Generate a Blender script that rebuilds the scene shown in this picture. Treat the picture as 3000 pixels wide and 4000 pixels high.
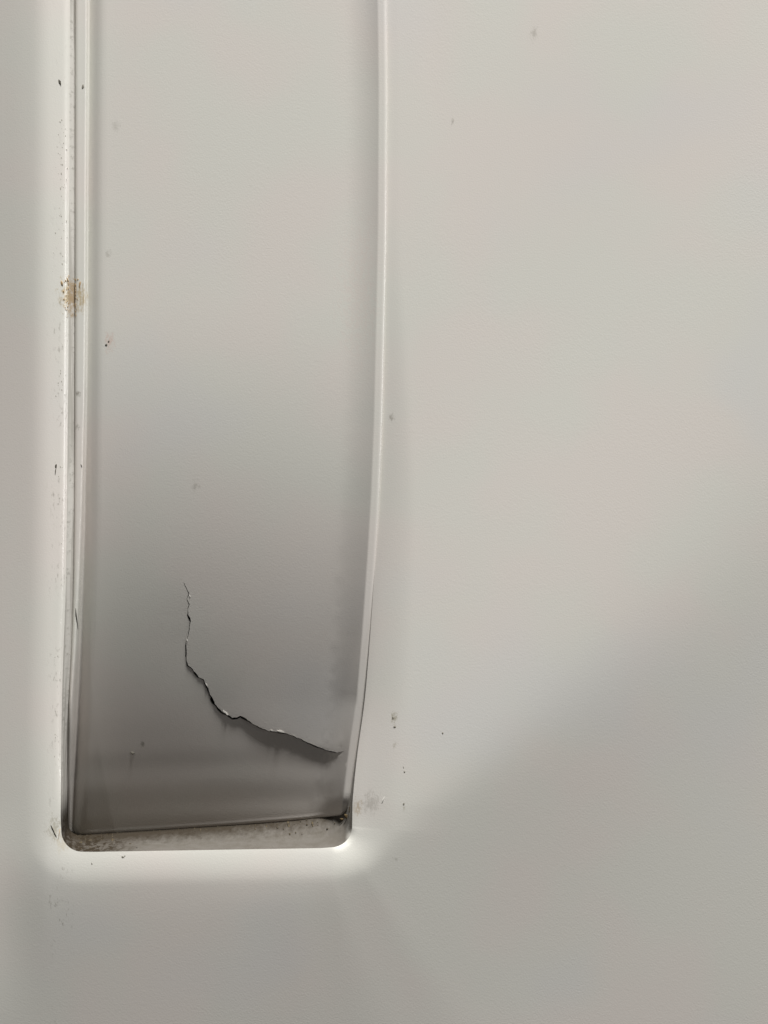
import bpy, bmesh, math, random
import numpy as np
from mathutils import Vector
from mathutils.geometry import delaunay_2d_cdt

for o in list(bpy.data.objects):
    bpy.data.objects.remove(o)
random.seed(7)
rng = np.random.default_rng(7)
SC = bpy.context.scene
COL = SC.collection

# ---------------------------------------------------------------- units
S = 0.00007            # metres per drawing unit (the drawing is 3000 x 4000 units)
DIST = 7143.0          # camera distance in drawing units (0.5 m)

# ---------------------------------------------------------------- camera
cam = bpy.data.cameras.new('camera')
cam.sensor_fit = 'VERTICAL'
cam.sensor_height = 24.0
cam.lens = 24.0 * DIST / 4000.0
cam.clip_start = 0.01
cam.clip_end = 50.0
camo = bpy.data.objects.new('camera', cam)
COL.objects.link(camo)
camo.location = (0, -DIST * S, 0)
camo.rotation_euler = (math.radians(90), 0, 0)
SC.camera = camo

# ---------------------------------------------------------------- room light
w = bpy.data.worlds.new('World')
SC.world = w
w.use_nodes = True
bg = w.node_tree.nodes['Background']
bg.inputs[0].default_value = (1.0, 0.97, 0.965, 1)
bg.inputs[1].default_value = 0.038


def lamp(name, loc, target, energy, size, color):
    l = bpy.data.lights.new(name, 'AREA')
    l.shape = 'DISK'
    l.size = size
    l.energy = energy
    l.color = color
    o = bpy.data.objects.new(name, l)
    COL.objects.link(o)
    o.location = loc
    o.rotation_euler = (Vector(target) - Vector(loc)).to_track_quat('-Z', 'Y').to_euler()
    return o


lamp('ceiling_lamp', (0.45, -0.80, 2.86), (0.0, 0, 0.0), 243.0, 0.42, (1.0, 0.985, 0.95))
lamp('side_lamp', (-0.60, -1.18, 0.72), (0, 0, -0.08), 0.7, 0.035, (1.0, 0.97, 0.92))
lamp('right_fill_lamp', (2.40, -0.75, 0.25), (0, 0, 0), 11.5, 0.8, (1.0, 0.98, 0.975))  # added soft fill from the right, brightens the right-facing edges

SC.view_settings.view_transform = 'Standard'
SC.view_settings.look = 'None'
SC.view_settings.exposure = 0.0
SC.view_settings.gamma = 1.0
SC.render.engine = 'CYCLES'


# ---------------------------------------------------------------- helpers
def P(px, py, h=0.0):
    """drawing position seen at (px, py), lying at height h above the panel -> metres"""
    k = (DIST - h) / DIST
    return ((px - 1500.0) * k * S, -h * S, (2000.0 - py) * k * S)


def T(x, y, h):
    """true drawing coordinates -> metres"""
    return ((x - 1500.0) * S, -h * S, (2000.0 - y) * S)


def interp(tab):
    xs = np.array([t[0] for t in tab], float)
    ys = np.array([t[1] for t in tab], float)
    return lambda v: np.interp(v, xs, ys)


def smooth(a, b, v):
    t = np.clip((np.asarray(v, float) - a) / (b - a), 0, 1)
    return t * t * (3 - 2 * t)


def thing(name, label, cat, base, group=None):
    o = bpy.data.objects.new(name, None)
    o.empty_display_size = 0.01
    COL.objects.link(o)
    o.location = base
    o['label'] = label
    o['category'] = cat
    if group:
        o['group'] = group
    return o


def link_mesh(name, verts, faces, mat, parent=None, smooth_shade=True):
    me = bpy.data.meshes.new(name)
    me.from_pydata([tuple(v) for v in verts], [], [tuple(f) for f in faces])
    me.materials.append(mat)
    if smooth_shade:
        me.polygons.foreach_set('use_smooth', [True] * len(me.polygons))
    me.update()
    o = bpy.data.objects.new(name, me)
    COL.objects.link(o)
    if parent is not None:
        o.parent = parent
        o.location = -parent.location
    return o


def round_corner(p0, c, p1, r, n):
    """points of a rounded corner between directions c->p0 and c->p1"""
    c = np.array(c, float)
    a = np.array(p0, float) - c
    b = np.array(p1, float) - c
    a /= np.linalg.norm(a)
    b /= np.linalg.norm(b)
    ang = math.acos(np.clip(a @ b, -1, 1))
    t = r / math.tan(ang / 2)
    m = (a + b) / np.linalg.norm(a + b)
    ctr = c + m * r / math.sin(ang / 2)
    s0, s1 = c + a * t - ctr, c + b * t - ctr
    w0 = math.atan2(s0[1], s0[0])
    dw = math.atan2(s1[1], s1[0]) - w0
    dw = (dw + math.pi) % (2 * math.pi) - math.pi
    return [tuple(ctr + r * np.array((math.cos(w0 + dw * i / n), math.sin(w0 + dw * i / n)))) for i in range(n + 1)]


def dist_poly(pts, poly, closed=True):
    """unsigned distance, nearest segment index and parameter"""
    pts = np.asarray(pts, float)
    poly = np.asarray(poly, float)
    a = poly if closed else poly[:-1]
    b = np.roll(poly, -1, 0) if closed else poly[1:]
    best = np.full(len(pts), 1e18)
    idx = np.zeros(len(pts), int)
    side = np.zeros(len(pts))
    for i in range(len(a)):
        e = b[i] - a[i]
        L = e @ e
        if L < 1e-12:
            continue
        t = np.clip(((pts - a[i]) @ e) / L, 0, 1)
        q = a[i] + t[:, None] * e
        d = ((pts - q) ** 2).sum(1)
        m = d < best
        best[m] = d[m]
        idx[m] = i
        side[m] = (e[0] * (pts[m, 1] - a[i][1]) - e[1] * (pts[m, 0] - a[i][0]))
    return np.sqrt(best), idx, np.sign(side)


def inside(pts, poly):
    pts = np.asarray(pts, float)
    poly = np.asarray(poly, float)
    x, y = pts[:, 0], pts[:, 1]
    r = np.zeros(len(pts), bool)
    j = len(poly) - 1
    for i in range(len(poly)):
        xi, yi = poly[i]
        xj, yj = poly[j]
        c = ((yi > y) != (yj > y)) & (x < (xj - xi) * (y - yi) / (yj - yi + 1e-12) + xi)
        r ^= c
        j = i
    return r


# ---------------------------------------------------------------- materials
class NT:
    def __init__(self, name):
        self.m = bpy.data.materials.new(name)
        self.m.use_nodes = True
        self.t = self.m.node_tree
        self.bsdf = self.t.nodes['Principled BSDF']
        tc = self.t.nodes.new('ShaderNodeTexCoord')
        self.obj = tc.outputs['Object']

    def put(self, sock, v):
        if hasattr(v, 'is_output'):
            self.t.links.new(v, sock)
        else:
            sock.default_value = v

    def math(self, op, a, b=0.0, c=None, clamp=False):
        n = self.t.nodes.new('ShaderNodeMath')
        n.operation = op
        n.use_clamp = clamp
        self.put(n.inputs[0], a)
        self.put(n.inputs[1], b)
        if c is not None:
            self.put(n.inputs[2], c)
        return n.outputs[0]

    def noise(self, scale, detail=2.0, rough=0.5, stretch=(1, 1, 1), off=(0, 0, 0)):
        mp = self.t.nodes.new('ShaderNodeMapping')
        mp.inputs['Scale'].default_value = stretch
        mp.inputs['Location'].default_value = off
        self.t.links.new(self.obj, mp.inputs[0])
        n = self.t.nodes.new('ShaderNodeTexNoise')
        n.inputs['Scale'].default_value = scale
        n.inputs['Detail'].default_value = detail
        n.inputs['Roughness'].default_value = rough
        self.t.links.new(mp.outputs[0], n.inputs['Vector'])
        return n.outputs[0]

    def ramp(self, v, a, b):
        n = self.t.nodes.new('ShaderNodeMapRange')
        n.interpolation_type = 'SMOOTHSTEP'
        self.put(n.inputs[0], v)
        n.inputs[1].default_value = a
        n.inputs[2].default_value = b
        return n.outputs[0]

    def mix(self, f, a, b):
        n = self.t.nodes.new('ShaderNodeMix')
        n.data_type = 'RGBA'
        self.put(n.inputs[0], f)
        self.put(n.inputs[6], a)
        self.put(n.inputs[7], b)
        return n.outputs[2]

    def xz(self):
        s = self.t.nodes.new('ShaderNodeSeparateXYZ')
        self.t.links.new(self.obj, s.inputs[0])
        x = self.math('MULTIPLY_ADD', s.outputs[0], 1 / S, 1500.0)
        y = self.math('MULTIPLY_ADD', s.outputs[2], -1 / S, 2000.0)
        h = self.math('MULTIPLY', s.outputs[1], -1 / S)
        return x, y, h

    def blob(self, x, y, cx, cy, rx, ry):
        """soft elliptical patch, 1 in the middle"""
        dx = self.math('DIVIDE', self.math('SUBTRACT', x, cx), rx)
        dy = self.math('DIVIDE', self.math('SUBTRACT', y, cy), ry)
        d = self.math('ADD', self.math('MULTIPLY', dx, dx), self.math('MULTIPLY', dy, dy))
        return self.math('SUBTRACT', 1.0, self.math('SQRT', d), clamp=True)

    def bump(self, h, strength, dist):
        n = self.t.nodes.new('ShaderNodeBump')
        n.inputs['Strength'].default_value = strength
        n.inputs['Distance'].default_value = dist
        self.t.links.new(h, n.inputs['Height'])
        self.t.links.new(n.outputs[0], self.bsdf.inputs['Normal'])


def C(r, g, b):
    return (r, g, b, 1)


def plastic(name, stains, lip_dirt):
    """aged off-white glossy plastic: blotchy tint, scuffs, stains with their own shape"""
    k = NT(name)
    x, y, h = k.xz()
    n1 = k.noise(26.0, 2.0, 0.5)
    n2 = k.noise(17.0, 2.0, 0.55, off=(3.1, 1.7, 9.2))
    col = k.mix(k.ramp(n1, 0.36, 0.64), C(0.640, 0.632, 0.588), C(0.660, 0.622, 0.585))
    col = k.mix(k.math('MULTIPLY', k.ramp(n2, 0.52, 0.72), 0.55), col, C(0.618, 0.612, 0.605))
    # fine scattered soiling
    sp = k.math('MULTIPLY', k.ramp(k.noise(900.0, 3.0, 0.6), 0.66, 0.80), 0.10)
    col = k.mix(sp, col, C(0.22, 0.20, 0.17))
    if lip_dirt:
        # scuffed dirt along the rolled edge on the left side of the opening
        band = k.math('MULTIPLY', k.ramp(x, 165.0, 232.0), k.math('SUBTRACT', 1.0, k.ramp(x, 262.0, 300.0)))
        along = k.math('ADD', 0.25, k.ramp(y, 500.0, 1500.0))
        nz = k.math('MULTIPLY', k.ramp(k.noise(1500.0, 4.0, 0.65, stretch=(1.0, 1.0, 0.38)), 0.54, 0.74),
                    k.ramp(k.noise(130.0, 2.0, 0.5), 0.40, 0.62))
        f = k.math('MULTIPLY', k.math('MULTIPLY', band, along), k.math('MULTIPLY', nz, 0.62), clamp=True)
        col = k.mix(f, col, C(0.17, 0.155, 0.12))
    nst = k.math('MULTIPLY', k.math('SUBTRACT', k.noise(1300.0, 4.0, 0.7, stretch=(1, 1, 0.55)), 0.5), 2.6)
    for (cx, cy, rx, ry, amt, c, sc) in stains:
        b = k.blob(x, y, cx, cy, rx, ry)
        f = k.math('MULTIPLY', k.ramp(k.math('ADD', b, nst), 0.35, 1.05),
                   k.math('MULTIPLY', k.ramp(b, 0.0, 0.35), amt))
        col = k.mix(f, col, c)
    k.put(k.bsdf.inputs['Base Color'], col)
    rg = k.math('MULTIPLY_ADD', n2, 0.08, 0.11)
    k.put(k.bsdf.inputs['Roughness'], rg)
    k.bsdf.inputs['IOR'].default_value = 1.46
    k.bump(k.noise(2700.0, 2.0, 0.6), 0.75, 0.000034)
    return k.m


GREY = C(0.24, 0.225, 0.19)
OLIVE = C(0.25, 0.22, 0.14)
BROWN = C(0.20, 0.125, 0.055)
PINK = C(0.58, 0.43, 0.37)
M_PANEL = plastic('panel_plastic', [
    (2085, 130, 26, 55, 0.35, GREY, 1400.0),
    (1767, 476, 11, 22, 0.55, GREY, 2000.0),
    (1530, 1630, 24, 34, 0.55, GREY, 1300.0),
    (1538, 2800, 22, 52, 0.70, OLIVE, 1500.0),
    (1540, 2905, 14, 26, 0.40, OLIVE, 1500.0),
    (1450, 3130, 60, 90, 0.35, GREY, 1700.0),
    (1577, 3150, 11, 28, 0.60, OLIVE, 1500.0),
    (1545, 3350, 20, 16, 0.30, GREY, 1500.0),
    (215, 3230, 55, 90, 0.45, OLIVE, 1200.0),
    (250, 3290, 55, 70, 0.40, C(0.55, 0.47, 0.33), 700.0),
    (255, 1150, 52, 110, 0.80, C(0.41, 0.315, 0.165), 1100.0),
    (1398, 3150, 34, 66, 0.60, C(0.40, 0.31, 0.20), 1100.0),
], True)
M_FLAP = plastic('flap_plastic', [
    (420, 1330, 34, 80, 0.60, PINK, 900.0),
    (419, 985, 24, 30, 0.35, GREY, 600.0),
    (757, 1897, 30, 44, 0.35, GREY, 700.0),
    (520, 2938, 26, 24, 0.75, GREY, 1100.0),
    (305, 1150, 40, 105, 0.75, C(0.41, 0.315, 0.165), 1100.0),
    (295, 1535, 22, 26, 0.80, GREY, 1500.0),
    (292, 1667, 22, 20, 0.80, GREY, 1500.0),
    (445, 480, 30, 50, 0.22, GREY, 600.0),
    (1400, 1150, 150, 520, 0.45, C(0.66, 0.585, 0.545), 300.0),
], False)


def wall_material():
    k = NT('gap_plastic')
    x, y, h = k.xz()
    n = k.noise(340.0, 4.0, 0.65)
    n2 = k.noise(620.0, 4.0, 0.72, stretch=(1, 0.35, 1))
    col = k.mix(k.ramp(n, 0.35, 0.7), C(0.110, 0.101, 0.090), C(0.094, 0.085, 0.073))  # bottom wall coloured dark to stand in for shade in the gap
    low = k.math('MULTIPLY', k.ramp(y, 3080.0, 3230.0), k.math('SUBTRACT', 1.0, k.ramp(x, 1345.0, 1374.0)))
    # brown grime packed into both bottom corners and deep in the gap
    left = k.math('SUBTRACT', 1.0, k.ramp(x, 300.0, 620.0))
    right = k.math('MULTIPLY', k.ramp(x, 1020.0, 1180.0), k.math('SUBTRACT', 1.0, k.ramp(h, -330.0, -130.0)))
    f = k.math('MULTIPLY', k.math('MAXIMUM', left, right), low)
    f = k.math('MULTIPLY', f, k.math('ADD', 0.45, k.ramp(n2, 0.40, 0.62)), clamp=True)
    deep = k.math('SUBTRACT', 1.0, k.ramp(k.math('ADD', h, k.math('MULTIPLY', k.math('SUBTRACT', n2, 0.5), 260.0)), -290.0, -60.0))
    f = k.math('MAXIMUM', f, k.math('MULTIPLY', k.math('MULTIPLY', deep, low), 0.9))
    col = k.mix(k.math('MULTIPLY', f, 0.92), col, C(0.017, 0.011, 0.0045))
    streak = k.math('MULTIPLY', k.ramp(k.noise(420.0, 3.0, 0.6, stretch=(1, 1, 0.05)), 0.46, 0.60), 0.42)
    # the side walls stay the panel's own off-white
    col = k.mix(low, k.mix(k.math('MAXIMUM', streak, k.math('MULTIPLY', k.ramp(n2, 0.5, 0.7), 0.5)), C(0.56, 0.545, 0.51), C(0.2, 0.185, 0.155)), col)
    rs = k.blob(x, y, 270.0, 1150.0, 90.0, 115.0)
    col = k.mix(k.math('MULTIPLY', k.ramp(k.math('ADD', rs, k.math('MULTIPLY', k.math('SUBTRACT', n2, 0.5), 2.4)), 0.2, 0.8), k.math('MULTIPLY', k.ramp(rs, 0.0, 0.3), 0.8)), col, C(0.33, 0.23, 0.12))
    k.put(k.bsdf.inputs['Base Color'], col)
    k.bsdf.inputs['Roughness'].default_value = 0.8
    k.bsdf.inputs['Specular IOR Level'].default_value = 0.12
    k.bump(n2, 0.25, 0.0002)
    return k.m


def plain(name, c0, c1, scale, rough):
    k = NT(name)
    k.put(k.bsdf.inputs['Base Color'], k.mix(k.ramp(k.noise(scale, 3.0, 0.6), 0.35, 0.65), c0, c1))
    k.bsdf.inputs['Roughness'].default_value = rough
    return k.m


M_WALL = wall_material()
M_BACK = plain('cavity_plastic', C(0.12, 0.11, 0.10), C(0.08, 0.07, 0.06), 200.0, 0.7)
M_DARK = plain('dark_dirt', C(0.045, 0.042, 0.034), C(0.09, 0.08, 0.055), 1500.0, 0.8)
M_GREYD = plain('grey_dirt', C(0.24, 0.225, 0.19), C(0.17, 0.16, 0.13), 1500.0, 0.8)
M_DUST = plain('pale_dust', C(0.44, 0.42, 0.37), C(0.33, 0.31, 0.26), 1500.0, 0.8)
M_TAN = plain('dried_residue', C(0.30, 0.19, 0.075), C(0.44, 0.34, 0.23), 1700.0, 0.75)
M_GRIME = plain('brown_grime', C(0.012, 0.009, 0.005), C(0.07, 0.05, 0.022), 1300.0, 0.8)
M_CRUMB = plain('brown_crumb', C(0.075, 0.05, 0.02), C(0.13, 0.09, 0.04), 900.0, 0.9)
M_CHIP = plain('broken_plastic', C(0.72, 0.70, 0.66), C(0.62, 0.60, 0.56), 900.0, 0.55)

# ---------------------------------------------------------------- flap outline (drawing px as seen)
XL = interp([(-700, 292), (0, 293), (900, 293), (1500, 292), (2000, 290), (2300, 286), (2550, 278), (2800, 266), (3050, 258), (3300, 254)])
XR = interp([(-700, 1504), (0, 1510), (350, 1514), (900, 1511), (1300, 1503), (1650, 1495), (1950, 1483), (2200, 1468), (2500, 1447),
             (2740, 1427), (2900, 1402), (3060, 1381), (3200, 1366)])
RIMW = interp([(-700, 50), (0, 50), (1500, 43), (2300, 31), (2800, 28), (3300, 25)])
TOP = -560.0

ys_r = np.linspace(3040, TOP + 120, 60)
ys_l = np.linspace(TOP + 120, 3150, 60)


def sm_curve(f, ys):
    return np.array([np.mean(f(y + np.linspace(-90, 90, 19))) for y in ys])


flap_out = []
bl = (251.0, 3270.0)
br = (1364.0, 3181.0)
flap_out += round_corner((XL(3100), 3100), bl, (700, 3243), 62, 14)
flap_out += [(x, y) for x, y in ((450, 3257), (600, 3248), (775, 3236), (950, 3224), (1100, 3212), (1200, 3203))]
flap_out += round_corner((1180, 3204), br, (1381, 3040), 56, 14)
flap_out += list(zip(sm_curve(XR, ys_r)[1:], ys_r[1:]))
flap_out += round_corner((1504, 0), (1504, TOP), (700, TOP), 70, 10)
flap_out += round_corner((700, TOP), (292, TOP), (292, 0), 70, 10)
flap_out += list(zip(sm_curve(XL, ys_l), ys_l))
flap_out = np.array(flap_out)

# ---------------------------------------------------------------- opening outline
OL = interp([(-900, 272), (0, 273), (900, 270), (1500, 266), (2000, 262), (2300, 257), (2600, 246), (2800, 240), (3300, 236)])


def OR(y):
    y = np.asarray(y, float)
    return XR(y) + np.interp(y, [0, 1200, 1900, 2600, 3000, 3200], [-14, -12, -3, -2, 0, 6])


oy_l = np.linspace(TOP - 30, 3190, 150)
oy_r = np.linspace(3140, TOP - 30, 150)
open_out = list(zip(sm_curve(OL, oy_l), oy_l))
open_out += round_corner((238, 3100), (240, 3329), (700, 3318), 82, 40)
open_out += [(x, 3328 - 0.0165 * (x - 340)) for x in np.linspace(350, 1255, 40)]
open_out += round_corner((1200, 3311), (1374, 3309), (1378, 3140), 84, 44)
open_out += list(zip(sm_curve(OR, oy_r), oy_r))
open_out += round_corner((1490, 0), (1490, TOP - 100), (700, TOP - 100), 70, 12)
open_out += round_corner((700, TOP - 100), (272, TOP - 100), (272, 0), 70, 12)
open_out = np.array(open_out)
keep = [0]
for i in range(1, len(open_out)):
    if np.linalg.norm(open_out[i] - open_out[keep[-1]]) > 0.8:
        keep.append(i)
open_out = open_out[keep]
NO = len(open_out)

# outward normals (outline runs counter-clockwise on screen: down the left, right along the bottom)
e = np.roll(open_out, -1, 0) - np.roll(open_out, 1, 0)
nrm = np.stack([-e[:, 1], e[:, 0]], 1)
nrm /= np.linalg.norm(nrm, axis=1)[:, None]
if nrm[np.argmax(open_out[:, 1])][1] < 0:
    nrm = -nrm
for _ in range(14):
    nrm = (np.roll(nrm, 1, 0) + nrm * 2 + np.roll(nrm, -1, 0)) / 4
    nrm /= np.linalg.norm(nrm, axis=1)[:, None]

# depth and width of the rolled edge round the opening
down = np.clip(nrm[:, 1], 0, 1)
rightw = np.clip(nrm[:, 0], 0, 1)
leftw = np.clip(-nrm[:, 0], 0, 1)
rollA = 9 * down * rightw + 12.5 * down ** 2 + leftw ** 2 * np.interp(open_out[:, 1], [2600, 3250], [26, 14]) + rightw ** 2 * np.interp(open_out[:, 1], [900, 2000, 2900, 3250], [3, 22, 36, 24]) + 20 * np.clip(-nrm[:, 1], 0, 1) ** 2
rollW = 125 * down ** 2 + 132 * leftw ** 2 + rightw ** 2 * np.interp(open_out[:, 1], [900, 2000, 3000], [60, 140, 170]) + 100 * np.clip(-nrm[:, 1], 0, 1) ** 2

for _ in range(40):
    rollA = (np.roll(rollA, 1) + 2 * rollA + np.roll(rollA, -1)) / 4
    rollW = (np.roll(rollW, 1) + 2 * rollW + np.roll(rollW, -1)) / 4

lip = 13 * leftw ** 2 * (1 - smooth(2900, 3200, open_out[:, 1])) + 14 * down * rightw


def roll(d, A, W, L):
    return -A * np.clip(1 - d / W, 0, 1) ** 1.55 - L * np.clip(1 - d / 27.0, 0, 1) ** 2


FOLD = [(-3000, 3330), (200, 3400), (900, 3440), (1150, 3436), (1290, 3418), (1400, 3368), (1500, 3292), (2230, 2700), (4200, 1080)]


def fold(x, y):
    """the panel bends gently away below a crease that leaves the opening's lower right corner"""
    pts = np.stack([np.asarray(x, float).ravel(), np.asarray(y, float).ravel()], 1)
    d, _, s = dist_poly(pts, FOLD, False)
    d = d * s
    far = np.hypot(pts[:, 0] - 1400, pts[:, 1] - 3330)
    kx = smooth(1150, 1750, pts[:, 0])
    wd = (38 + 0.03 * far) * (1 - kx) + (12 + 0.06 * np.maximum(far - 100, 0)) * kx
    slope = 0.125 * (1 + 0.04 * smooth(1450, 2100, pts[:, 0]) - 0.18 * smooth(2100, 3600, pts[:, 0]))
    z = d / wd
    sp = wd * np.where(z > 30, z, np.log1p(np.exp(np.minimum(z, 30))))
    return (-slope * np.minimum(sp, 4000)).reshape(np.shape(x))


def bow(x, y):
    x = np.asarray(x, float)
    y = np.asarray(y, float)
    lf = np.maximum(190 - x, 0)
    return 4e-6 * (np.clip(y, 300, 6000) - 300) ** 2 - 0.30 * lf * lf / (lf + 90) * (1 - smooth(3100, 4100, y))


def wave(x, y):
    x = np.asarray(x, float)
    y = np.asarray(y, float)
    return 3.0 * np.sin(x / 420.0 + 0.6) * np.sin(y / 610.0 + 1.1) + 2.0 * np.sin((x * 0.8 + y * 0.6) / 230.0)


offs = [0, 1.5, 3.5, 6, 9, 13, 18, 24, 31, 39, 48, 58, 69, 81, 94, 108, 123, 139, 156, 175, 197, 222, 252, 288, 330, 380, 440, 510, 590, 680,
        780, 890, 1010, 1140, 1280, 1430, 1600, 1800, 2050, 2350, 2650]
pv = []
for d in offs:
    q = open_out + nrm * d
    h = roll(d, rollA, rollW, lip) + fold(q[:, 0], q[:, 1]) + bow(q[:, 0], q[:, 1]) + wave(q[:, 0], q[:, 1]) * min(1, d / 200)
    for i in range(NO):
        pv.append(P(q[i][0], q[i][1], h[i]))
    if d == 0:
        crease_h = h.copy()
nl = len(offs)
# side and back of the panel
last = (nl - 1) * NO
for dd, hh in ((22, -14), (34, -50), (36, -420)):
    q = open_out + nrm * (2650 + dd)
    hb = fold(q[:, 0], q[:, 1]) + bow(q[:, 0], q[:, 1])
    for i in range(NO):
        pv.append(P(q[i][0], q[i][1], hb[i] + hh))
pf = []
for j in range(nl - 1 + 3):
    for i in range(NO):
        k2 = (i + 1) % NO
        pf.append((j * NO + i, j * NO + k2, (j + 1) * NO + k2, (j + 1) * NO + i))

panel = thing('plastic_panel', 'large off-white glossy plastic panel with a rounded rectangular opening in its left half', 'panel',
              (0, 0, P(0, 6000)[2]))
front = link_mesh('front_sheet', pv, pf, M_PANEL, panel)

# ---------------------------------------------------------------- flap surface


def sink(y):
    return 298.0 * np.clip((np.asarray(y, float) - 1150) / 2050.0, 0, 1.1) ** 2.35


def flap_h(x, y, d):
    """height of the flap's face; d = distance to its outline. A scoop: the floor sinks
    towards the bottom end while the two side rims stay near the panel's level"""
    x = np.asarray(x, float)
    y = np.asarray(y, float)
    xl, xr = XL(y), XR(y)
    t = np.clip((x - xl) / (xr - xl), 0, 1)
    dl, dr = x - xl, xr - x
    sk = sink(y)
    floor = -12 - sk * (1 - 0.40 * t ** 2) - 48 * (1 - t) ** 1.6 - 37 * np.clip(1 - np.maximum(dl - RIMW(y), 0) / 58.0, 0, 1) ** 1.5
    floor = floor + 0.6 * np.sin((y - 2900) / 26.0 + x * 0.002) * smooth(2880, 3000, y) * (1 - smooth(3120, 3200, y))
    kl = smooth(2700, 3290, y)
    kr = smooth(3110, 3300, y)
    hl = -52 - sk * (0.22 + 0.74 * kl)
    hr = 12 - sk * (0.28 + 0.36 * kr)
    rw = RIMW(y)
    ww = 4 + 0.19 * np.maximum(hl - floor, 0)
    r0 = np.maximum(rw - 0.6 * ww, 7.0)
    a = 1 - smooth(0, 1, (dl - r0) / ww)
    b = np.clip(1 - np.maximum(dr - 34, 0) / 120.0, 0, 1) ** 2.0
    h = floor + np.maximum(hl - floor, 0) * a + np.maximum(hr - floor, 0) * b
    h = h + 1.2 * (1 - smooth(6, 24, d)) * smooth(3050, 3180, y)
    R = 13.0
    u = np.clip(d, 0, R)
    return h - (R - np.sqrt(np.maximum(R * R - (R - u) ** 2, 0)))


# crack: centre line and half width
CR = [(716.7, 2273, 0.6), (722, 2287, 1.2), (728.6, 2300, 1.5), (738, 2320, 1.1), (730, 2340, 1.0), (739.5, 2360, 2.2), (734, 2384, 1.2), (733, 2403, 2.4),
      (739, 2415, 4.0), (743, 2426, 2.4), (740, 2455, 1.4), (732, 2493, 1.3), (726, 2507, 1.6), (727, 2547, 1.7), (728, 2583, 2.2), (733, 2600, 2.6),
      (748, 2610, 2.4), (760, 2629, 2.9), (776, 2648, 2.6), (795, 2655, 3.0), (803, 2677, 3.6), (817, 2707, 3.8), (833, 2745, 4.2), (852, 2770, 4.6),
      (871, 2787, 4.8), (888, 2793, 4.0), (907, 2808, 4.2), (926, 2806, 3.0), (938, 2799, 3.0), (953, 2807, 3.2), (980, 2824, 3.2), (1012, 2843, 3.0),
      (1045, 2855, 2.8), (1080, 2861, 3.0), (1121, 2866, 3.0), (1143, 2876, 3.0), (1175, 2887, 3.4), (1202, 2903, 3.0), (1240, 2919, 3.0), (1284, 2934, 2.8),
      (1316, 2941, 2.2), (1334, 2937, 1.2), (1344, 2934, 0.6)]
fine = []
wj = [random.choice((0.6, 0.9, 1.1, 1.4)) for _ in range(41)]
for a, b in zip(CR[:-1], CR[1:]):
    L = math.hypot(b[0] - a[0], b[1] - a[1])
    n = max(1, int(L / 7))
    for i in range(n):
        t = i / n
        jx, jy = (random.gauss(0, 0.9), random.gauss(0, 0.9)) if i else (0, 0)
        fine.append((a[0] + (b[0] - a[0]) * t + jx, a[1] + (b[1] - a[1]) * t + jy, (a[2] + (b[2] - a[2]) * t) * wj[(len(fine) // 3) % len(wj)]))
fine.append(CR[-1])
fine = np.array(fine)
fine[:, 2] *= 1 - 0.45 * smooth(930, 1020, fine[:, 0])
cc = fine[:, :2]
tg = np.gradient(cc, axis=0)
tg /= np.linalg.norm(tg, axis=1)[:, None]
cn = np.stack([tg[:, 1], -tg[:, 0]], 1)      # towards the upper right piece
up_e = cc + cn * fine[:, 2:3]
lo_e = cc - cn * fine[:, 2:3]
crack_poly = np.vstack([up_e[1:-1], cc[-1:], lo_e[1:-1][::-1], cc[:1]])
n_up = len(up_e) - 2


def crack_shift(pts, forced=None):
    d, idx, s = dist_poly(pts, cc, False)
    up = s < 0
    if forced is not None:
        up = np.where(forced == 1, True, np.where(forced == -1, False, up))
    sx = cc[np.clip(idx, 0, len(cc) - 1), 0]
    g = smooth(770, 1120, pts[:, 0]) * (1 - smooth(1270, 1350, pts[:, 0]))
    g2 = 0.12 * (1 - smooth(1285, 1345, pts[:, 0]))
    low = -(3.5 * g + 18 * g2) * np.exp(-(d / 150.0) ** 1.3)
    hi = (4 * g + 3 * g2) * np.exp(-(d / 120.0) ** 1.3)
    below_tip = smooth(2250, 2520, pts[:, 1])
    return np.where(up, hi, low) * below_tip


# points for the triangulation
pts2 = []
edges = []


def resample(poly, step):
    out = []
    poly = np.asarray(poly)
    n = len(poly)
    for i in range(n):
        a, b = poly[i], poly[(i + 1) % n]
        L = np.linalg.norm(b - a)
        m = max(1, int(round(L / step)))
        for j in range(m):
            out.append(a + (b - a) * j / m)
    return np.array(out)


def clean(poly, gap=0.5):
    out = [poly[0]]
    for p in poly[1:]:
        if np.linalg.norm(p - out[-1]) > gap:
            out.append(p)
    return np.array(out)


ol = resample(clean(flap_out, 1.0), 24)
NF = len(ol)
fe = np.roll(ol, -1, 0) - np.roll(ol, 1, 0)
fn = np.stack([fe[:, 1], -fe[:, 0]], 1)
fn /= np.linalg.norm(fn, axis=1)[:, None]
if not inside([ol[NF // 3] + fn[NF // 3] * 3], ol)[0]:
    fn = -fn
for _ in range(3):
    fn = (np.roll(fn, 1, 0) + fn * 2 + np.roll(fn, -1, 0)) / 4
    fn /= np.linalg.norm(fn, axis=1)[:, None]
pts2 += [tuple(p) for p in ol]
edges += [(i, (i + 1) % NF) for i in range(NF)]
c0 = len(pts2)
pts2 += [tuple(p) for p in crack_poly]
NC = len(crack_poly)
edges += [(c0 + i, c0 + (i + 1) % NC) for i in range(NC)]
extra = []
for d in (1.0, 2.5, 4.5, 7, 10, 13.5, 18, 22, 26, 30, 34, 38, 42, 46, 50, 54, 59, 65, 73, 83, 95, 110, 128):
    extra.append(ol + fn * d)
for d in (5, 11, 19, 30, 44):
    for sgn in (1, -1):
        extra.append(cc[::2] + sgn * cn[::2] * (d + 4))
gx, gy = np.meshgrid(np.arange(270, 1520, 20.0), np.arange(TOP + 10, 3290, 22.0))
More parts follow.
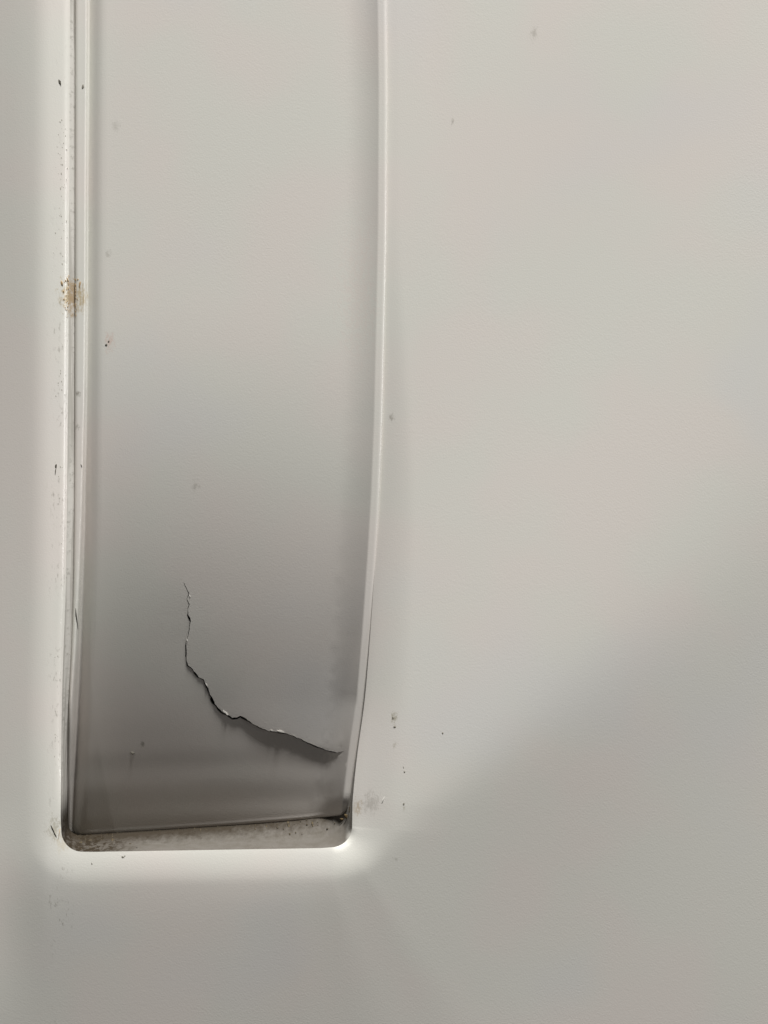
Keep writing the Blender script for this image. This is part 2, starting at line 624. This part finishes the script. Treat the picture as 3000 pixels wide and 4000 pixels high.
gr = np.stack([gx.ravel() + ((gy.ravel() / 22).astype(int) % 2) * 10, gy.ravel()], 1)
dg, _, _ = dist_poly(gr, ol)
gr = gr[(dg > 136) & inside(gr, ol)]
dc, _, _ = dist_poly(gr, cc, False)
gr = gr[dc > 52]
extra.append(gr)
extra = np.vstack(extra)
de, _, _ = dist_poly(extra, ol)
ins = inside(extra, ol)
dce, _, _ = dist_poly(extra, cc, False)
extra = extra[ins & (de > 0.6) & (dce > 6.5)]
# drop points that crowd each other
cell = {}
sel = []
for i, p in enumerate(extra):
    k3 = (int(p[0] / 2.0), int(p[1] / 2.0))
    if k3 in cell:
        continue
    cell[k3] = 1
    sel.append(i)
extra = extra[sel]
pts2 += [tuple(p) for p in extra]
ov, oe, of, orig_v, _, _ = delaunay_2d_cdt([Vector(p) for p in pts2], edges, [], 0, 1e-4)
V2 = np.array([(v[0], v[1]) for v in ov])
F2 = np.array([tuple(f) for f in of])
cen = V2[F2].mean(1)
okf = inside(cen, ol) & ~inside(cen, crack_poly)
F2 = F2[okf]
forced = np.zeros(len(V2))
on_out = np.zeros(len(V2), bool)
for i, src in enumerate(orig_v):
    for s_ in src:
        if s_ < NF:
            on_out[i] = True
        elif c0 <= s_ < c0 + NC:
            q = s_ - c0
            forced[i] = 1 if q < n_up else (-1 if n_up < q < NC - 1 else 0)
dv, _, _ = dist_poly(V2, ol)
dv[on_out] = 0
H2 = flap_h(V2[:, 0], V2[:, 1], dv) + crack_shift(V2, forced)
fv = [P(V2[i][0], V2[i][1], H2[i]) for i in range(len(V2))]
# consistent winding towards the viewer
ff = []
for t in F2:
    a, b, c = V2[t[0]], V2[t[1]], V2[t[2]]
    cr = (b[0] - a[0]) * (c[1] - a[1]) - (b[1] - a[1]) * (c[0] - a[0])
    ff.append((t[0], t[2], t[1]) if cr > 0 else tuple(t))
# boundary edges: skirts round the outside and broken edges inside the crack
cnt = {}
for f in ff:
    for i in range(3):
        a, b = f[i], f[(i + 1) % 3]
        cnt[(a, b)] = 1
bound = [(a, b) for (a, b) in cnt if (b, a) not in cnt]
dup = {}


def low_vert(i, depth):
    key = (i, depth)
    if key not in dup:
        x, y, z = fv[i]
        dup[key] = len(fv)
        fv.append((x, y + depth * S, z))
    return dup[key]


for a, b in bound:
    if on_out[a] and on_out[b]:
        ff.append((b, a, low_vert(a, 24), low_vert(b, 24)))
    else:
        ff.append((low_vert(b, 0), low_vert(a, 0), low_vert(a, 34), low_vert(b, 34)))

# wall of the opening running back from the crease, a ledge behind the flap's edge, and the back of the recess
ct = np.array([P(open_out[i][0], open_out[i][1], crease_h[i]) for i in range(NO)])
dnear = ((open_out[:, None, :] - ol[None, :, :]) ** 2).sum(2).argmin(1)
edge_h = flap_h(ol[dnear, 0] + fn[dnear, 0] * 14, ol[dnear, 1] + fn[dnear, 1] * 14, np.full(NO, 14.0))
for _ in range(12):
    edge_h = (np.roll(edge_h, 1) + 2 * edge_h + np.roll(edge_h, -1)) / 4
tq = ol[dnear] + fn[dnear] * 9
target = np.array([P(tq[i][0], tq[i][1], edge_h[i] - 26) for i in range(NO)])
for _ in range(10):
    target = (np.roll(target, 1, 0) + 2 * target + np.roll(target, -1, 0)) / 4
rings = [0.0, 0.04, 0.1, 0.2, 0.32, 0.46, 0.6, 0.74, 0.87, 1.0]
wv, wf = [], []
for t in rings:
    for i in range(NO):
        a, b = ct[i], target[i]
        td = t ** 0.85
        wv.append((a[0] + (b[0] - a[0]) * t, a[1] + (b[1] - a[1]) * td, a[2] + (b[2] - a[2]) * t))
for i in range(NO):
    v = wv[(len(rings) - 1) * NO + i]
    wv.append((v[0], 560 * S, v[2]))
for j in range(len(rings)):
    for i in range(NO):
        k2 = (i + 1) % NO
        wf.append((j * NO + k2, j * NO + i, (j + 1) * NO + i, (j + 1) * NO + k2))
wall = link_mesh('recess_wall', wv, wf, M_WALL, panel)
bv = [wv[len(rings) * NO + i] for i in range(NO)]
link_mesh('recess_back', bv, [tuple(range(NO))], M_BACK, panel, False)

flap = thing('cover_flap', 'off-white plastic flap sunk in the opening, cracked near its bottom end', 'flap', P(800, 3240, -300))
link_mesh('flap_plate', fv, ff, M_FLAP, flap)


def surf(px, py):
    """height of whatever faces the viewer at this drawing position"""
    p = np.array([[px, py]], float)
    if inside(p, ol)[0]:
        d, _, _ = dist_poly(p, ol)
        return float(flap_h(px, py, d)[0] + crack_shift(p)[0])
    d, idx, _ = dist_poly(p, open_out)
    i = int(idx[0])
    if inside(p, open_out)[0]:
        return float(crease_h[i] - 45)
    return float(roll(d[0], rollA[i], rollW[i], lip[i]) + fold(np.array([px]), np.array([py]))[0] + float(bow(px, py)) + wave(px, py) * min(1, d[0] / 200))


# chips of pale broken plastic standing in the crack
def chip(px, py, L, wd, ang, lift):
    h = surf(px, py) + lift
    ca, sa = math.cos(ang), math.sin(ang)
    prof = [(-0.5, 0.05, 0.5), (-0.2, -0.5, 1.0), (0.15, -0.42, 1.2), (0.5, -0.1, 0.8), (0.3, 0.45, 0.5), (-0.15, 0.5, 0.3)]
    v = []
    for (a, b, c) in prof:
        v.append(P(px + ca * a * L - sa * b * wd, py + sa * a * L + ca * b * wd, h + c * 0.8))
    for (a, b, c) in prof:
        v.append(P(px + ca * a * L - sa * b * wd, py + sa * a * L + ca * b * wd, h - 14))
    n = len(prof)
    f = [tuple(range(n))] + [(i, i + n, (i + 1) % n + n, (i + 1) % n) for i in range(n)]
    link_mesh('chip', v, f, M_CHIP, flap, False)


chip(884, 2783, 26, 7, 1.05, 0)
chip(874, 2776, 20, 5, 1.1, 0)
chip(1104, 2857, 42, 8, 0.12, 0)
chip(1062, 2853, 16, 5, 0.3, 0)
chip(806, 2672, 18, 4, 1.1, 0)
chip(731, 2500, 12, 4, 1.4, 0)
chip(741, 2326, 12, 4, 1.2, 0)
chip(1150, 2873, 14, 4, 0.5, 0)


# ---------------------------------------------------------------- dirt
def lump(vs, fs, px, py, rx, ry, rz, ang, h=None, nseg=9, taper=0.0):
    """an irregular flattened crumb lying on the surface"""
    if h is None:
        h = surf(px, py)
    b = len(vs)
    rings = [(1.0, -0.25), (0.92, 0.35), (0.55, 0.85)]
    ca, sa = math.cos(ang), math.sin(ang)
    jit = [random.uniform(0.72, 1.2) for _ in range(nseg)]
    for (r, z) in rings:
        for i in range(nseg):
            t = 2 * math.pi * i / nseg
            a = math.cos(t) * r * jit[i] * rx
            c = math.sin(t) * r * jit[i] * ry
            a *= 1 - taper * (c / ry * 0.5 + 0.5)
            vs.append(P(px + ca * a - sa * c, py + sa * a + ca * c, h + z * rz * 0.3 * random.uniform(0.8, 1.1)))
    vs.append(P(px, py, h + rz * 0.3))
    for j in range(2):
        for i in range(nseg):
            k2 = (i + 1) % nseg
            fs.append((b + j * nseg + i, b + (j + 1) * nseg + i, b + (j + 1) * nseg + k2, b + j * nseg + k2))
    top = b + 3 * nseg
    for i in range(nseg):
        fs.append((b + 2 * nseg + i, top, b + 2 * nseg + (i + 1) % nseg))


def dirt(name, label, cat, mat, lumps, group=None, stuff=False):
    vs, fs = [], []
    for l in lumps:
        lump(vs, fs, *l)
    o = link_mesh(name, vs, fs, mat)
    o['label'] = label
    o['category'] = cat
    if group:
        o['group'] = group
    if stuff:
        o['kind'] = 'stuff'
    return o


FL = 'dark flecks stuck to the plastic'
dirt('dirt_fleck', 'dark slanted fleck on the rolled left edge near the top of the panel', 'fleck', M_DARK, [(232, 320, 5.5, 15, 5, -0.42)], FL)
dirt('dirt_fleck', 'faint grey fleck on the left rim of the flap near the top', 'fleck', M_GREYD, [(324, 340, 5, 10, 3, 0.1)], FL)
dirt('dirt_fleck', 'dark upright fleck wedged in the left gap just above the brown residue', 'fleck', M_DARK, [(279, 985, 6, 26, 5, 0.05, -75)], FL)
dirt('dirt_fleck', 'small dark fleck with a thin tail left of the gap, half way down', 'fleck', M_DARK,
     [(218, 1822, 4.5, 9, 4, 0.2), (216, 1845, 1.8, 17, 2, 0.12)], FL)
dirt('dirt_fleck', 'tiny dark fleck on the flap beside the pink smear', 'fleck', M_DARK, [(416, 1348, 5, 6, 3, 0.4), (425, 1334, 3, 5, 2, 0.5)], FL)
dirt('dirt_fleck', 'small dark fleck on the bright lower edge under the gap', 'fleck', M_GREYD, [(480, 3349, 7, 5, 3, 0.5), (487, 3344, 4, 2.5, 2, -0.6)], FL)
dirt('dirt_fleck', 'tiny thin fleck at the lower left below the opening', 'fleck', M_GREYD, [(359, 3375, 2.4, 7, 2, -0.3)], FL)
dirt('dirt_fleck', 'grey fleck on the dark lower left part of the flap', 'fleck', M_GREYD, [(519, 2939, 9, 8, 3, 0.4)], FL)
dirt('dirt_fleck', 'olive fleck on the panel right of the crack', 'fleck', M_GREYD, [(1543, 2840, 6, 5, 3, 0.3), (1536, 2805, 4, 7, 2, -0.3)], FL)
dirt('dirt_fleck', 'lone grey speck on the panel right of the olive fleck', 'fleck', M_GREYD, [(1729, 2864, 4, 5, 3, 0.3)], FL)
dirt('dirt_fleck', 'grey speck on the panel above the bright lower right corner', 'fleck', M_GREYD, [(1580, 3015, 4, 5, 3, -0.3), (1576, 2998, 1.5, 6, 2, -0.2)], FL)
dirt('dirt_fleck', 'small grey fleck right of the white highlight at the corner', 'fleck', M_GREYD, [(1577, 3142, 3.5, 6, 2, 0.2)], FL)
dirt('dirt_fleck', 'small dark fleck on the left rim of the flap, half way down', 'fleck', M_DARK, [(318, 1820, 2.5, 8, 2, -0.3)], FL)


def hair(name, label, pts, r, mat, lift=0.7):
    vs, fs = [], []
    n = 6
    for j, (px, py) in enumerate(pts):
        h = surf(px, py) + r * lift
        rr = r * (0.35 if j in (0, len(pts) - 1) else 1)
        for i in range(n):
            t = 2 * math.pi * i / n
            vs.append(P(px + math.cos(t) * rr, py, h + math.sin(t) * rr))
    for j in range(len(pts) - 1):
        for i in range(n):
            k2 = (i + 1) % n
            fs.append((j * n + i, j * n + k2, (j + 1) * n + k2, (j + 1) * n + i))
    o = link_mesh(name, vs, fs, mat)
    o['label'] = label
    o['category'] = 'hair'
    return o


hair('hair', 'short dark hair lying on the left rim of the flap level with the crack',
     [(296, 2375), (297, 2395), (299, 2415), (302, 2435), (305, 2458)], 1.9, M_DARK)
hair('hair', 'bent dark hair at the lower left corner outside the opening',
     [(199, 3222), (204, 3232), (209, 3242), (214, 3255), (221, 3268)], 1.9, M_GREYD)
hair('hair', 'fine tan hair beside the bent one at the lower left corner',
     [(240, 3222), (235, 3238), (231, 3256), (229, 3275)], 1.3, M_TAN)
o = hair('scratch', 'short white scratch on the panel by the lower right corner',
         [(1491, 3139), (1494, 3131), (1498, 3121), (1502, 3112)], 2.6, M_CHIP, -0.15)
o['category'] = 'scratch'

# dried brown residue smeared over the left edge
lumps = []
for k3 in range(95):
    t = random.random() ** 0.8
    py = 1078 + 160 * t + random.gauss(0, 5)
    px = 275 + random.gauss(0, 14)
    if not 232 < px < 316:
        continue
    if OL(py) - 1 < px < XL(py) + 3:
        px = XL(py) + 4 if random.random() < 0.5 else OL(py) - 3
    big = 1.0 - 0.55 * t
    lumps.append((px, py, random.uniform(1.5, 4.2) * big, random.uniform(3, 8.5) * big, random.uniform(2, 4), random.gauss(-0.2, 0.35)))
lumps += [(241, 1105, 6.5, 13, 5, -0.3), (288, 1080, 7, 8, 4, 0.2), (262, 1092, 5, 9, 4, 0.3), (312, 1112, 4, 13, 4, 0.15), (266, 1128, 5, 9, 4, 0)]
dirt('dried_residue', 'crusty brown and tan residue smeared across the left edge of the opening', 'residue', M_TAN, lumps, stuff=True)

# specks scuffed along the left edge
lumps = []
clus = [random.uniform(250, 3150) for _ in range(14)]
for k3 in range(95):
    py = random.choice(clus) + random.gauss(0, 45)
    if 1060 < py < 1250:
        continue
    px = OL(py) - 8 - abs(random.gauss(14, 14))
    s_ = random.uniform(0.35, 1.0) ** 2
    lumps.append((px, py, 2.6 * s_ + 0.5, random.uniform(2.5, 7) * s_ + 0.5, 1.3, random.gauss(-0.15, 0.3), None, 7))
dirt('dust_specks', 'fine grey specks scattered down the rolled left edge of the opening', 'dust', M_DUST, lumps, stuff=True)

# grime packed into the bottom gap
vs, fs = [], []


def wall_lump(px, depth, rx, rz):
    """a crumb sticking to the lower wall of the opening"""
    i = int(np.argmin(np.abs(open_out[:, 0] - px) + (open_out[:, 1] < 3240) * 1e4))
    k, e = Vector(ct[i]), Vector(target[i])
    al = (e - k)
    run = al.length
    al.normalize()
    side = Vector((1, 0, 0))
    up = side.cross(al).normalized()
    if up.z < 0:
        up = -up
    c = k + al * (depth * run)
    b = len(vs)
    n = 8
    for (r, z) in ((1.0, -1.0), (0.9, 0.5), (0.5, 1.2)):
        for q in range(n):
            t = 2 * math.pi * q / n
            j = random.uniform(0.7, 1.25) * r
            vs.append(c + side * (math.cos(t) * rx * j * S) + al * (math.sin(t) * rz * j * S) + up * (z * S))
    for j in range(2):
        for q in range(n):
            k2 = (q + 1) % n
            fs.append((b + j * n + q, b + j * n + k2, b + (j + 1) * n + k2, b + (j + 1) * n + q))
    fs.append(tuple(b + 2 * n + q for q in range(n)))


for k3 in range(80):
    px = 268 + abs(random.gauss(0, 80))
    r_ = random.uniform(1.0, 2.2) ** 2
    wall_lump(px, random.uniform(0.05, 1.0) ** 0.7, r_, r_ * random.uniform(1.2, 2.6))
for k3 in range(24):
    px = min(1362, random.gauss(1215, 80))
    r_ = random.uniform(0.9, 1.9) ** 2
    wall_lump(px, 1.0 - abs(random.gauss(0, 0.22)), r_, r_ * random.uniform(1.2, 3.0))
for k3 in range(60):
    r_ = random.uniform(0.8, 1.5) ** 2
    wall_lump(random.uniform(380, 1100), 1.0 - abs(random.gauss(0, 0.10)), r_ * 1.6, r_ * random.uniform(2.0, 4.0))
for px, dp, rx, rz in ((1130, 0.86, 6, 30), (1050, 0.85, 3, 20), (1235, 0.78, 4, 24), (440, 0.6, 7, 22), (345, 0.6, 10, 26), (310, 0.5, 10, 30)):
    wall_lump(px, dp, rx, rz)
o = link_mesh('gap_grime', vs, fs, M_GRIME)
o['label'] = 'dark brown grime crumbs packed in the gap along the bottom of the opening'
o['category'] = 'grime'
o['kind'] = 'stuff'

dirt('grime_crumb', 'brown crumb caught at the lower right corner of the flap', 'crumb', M_CRUMB,
     [(1353, 3188, 12, 8, 5, 0.6, -66), (1366, 3160, 4, 15, 5, 0.2, -48), (1336, 3200, 9, 5, 5, 0.2, -84)])
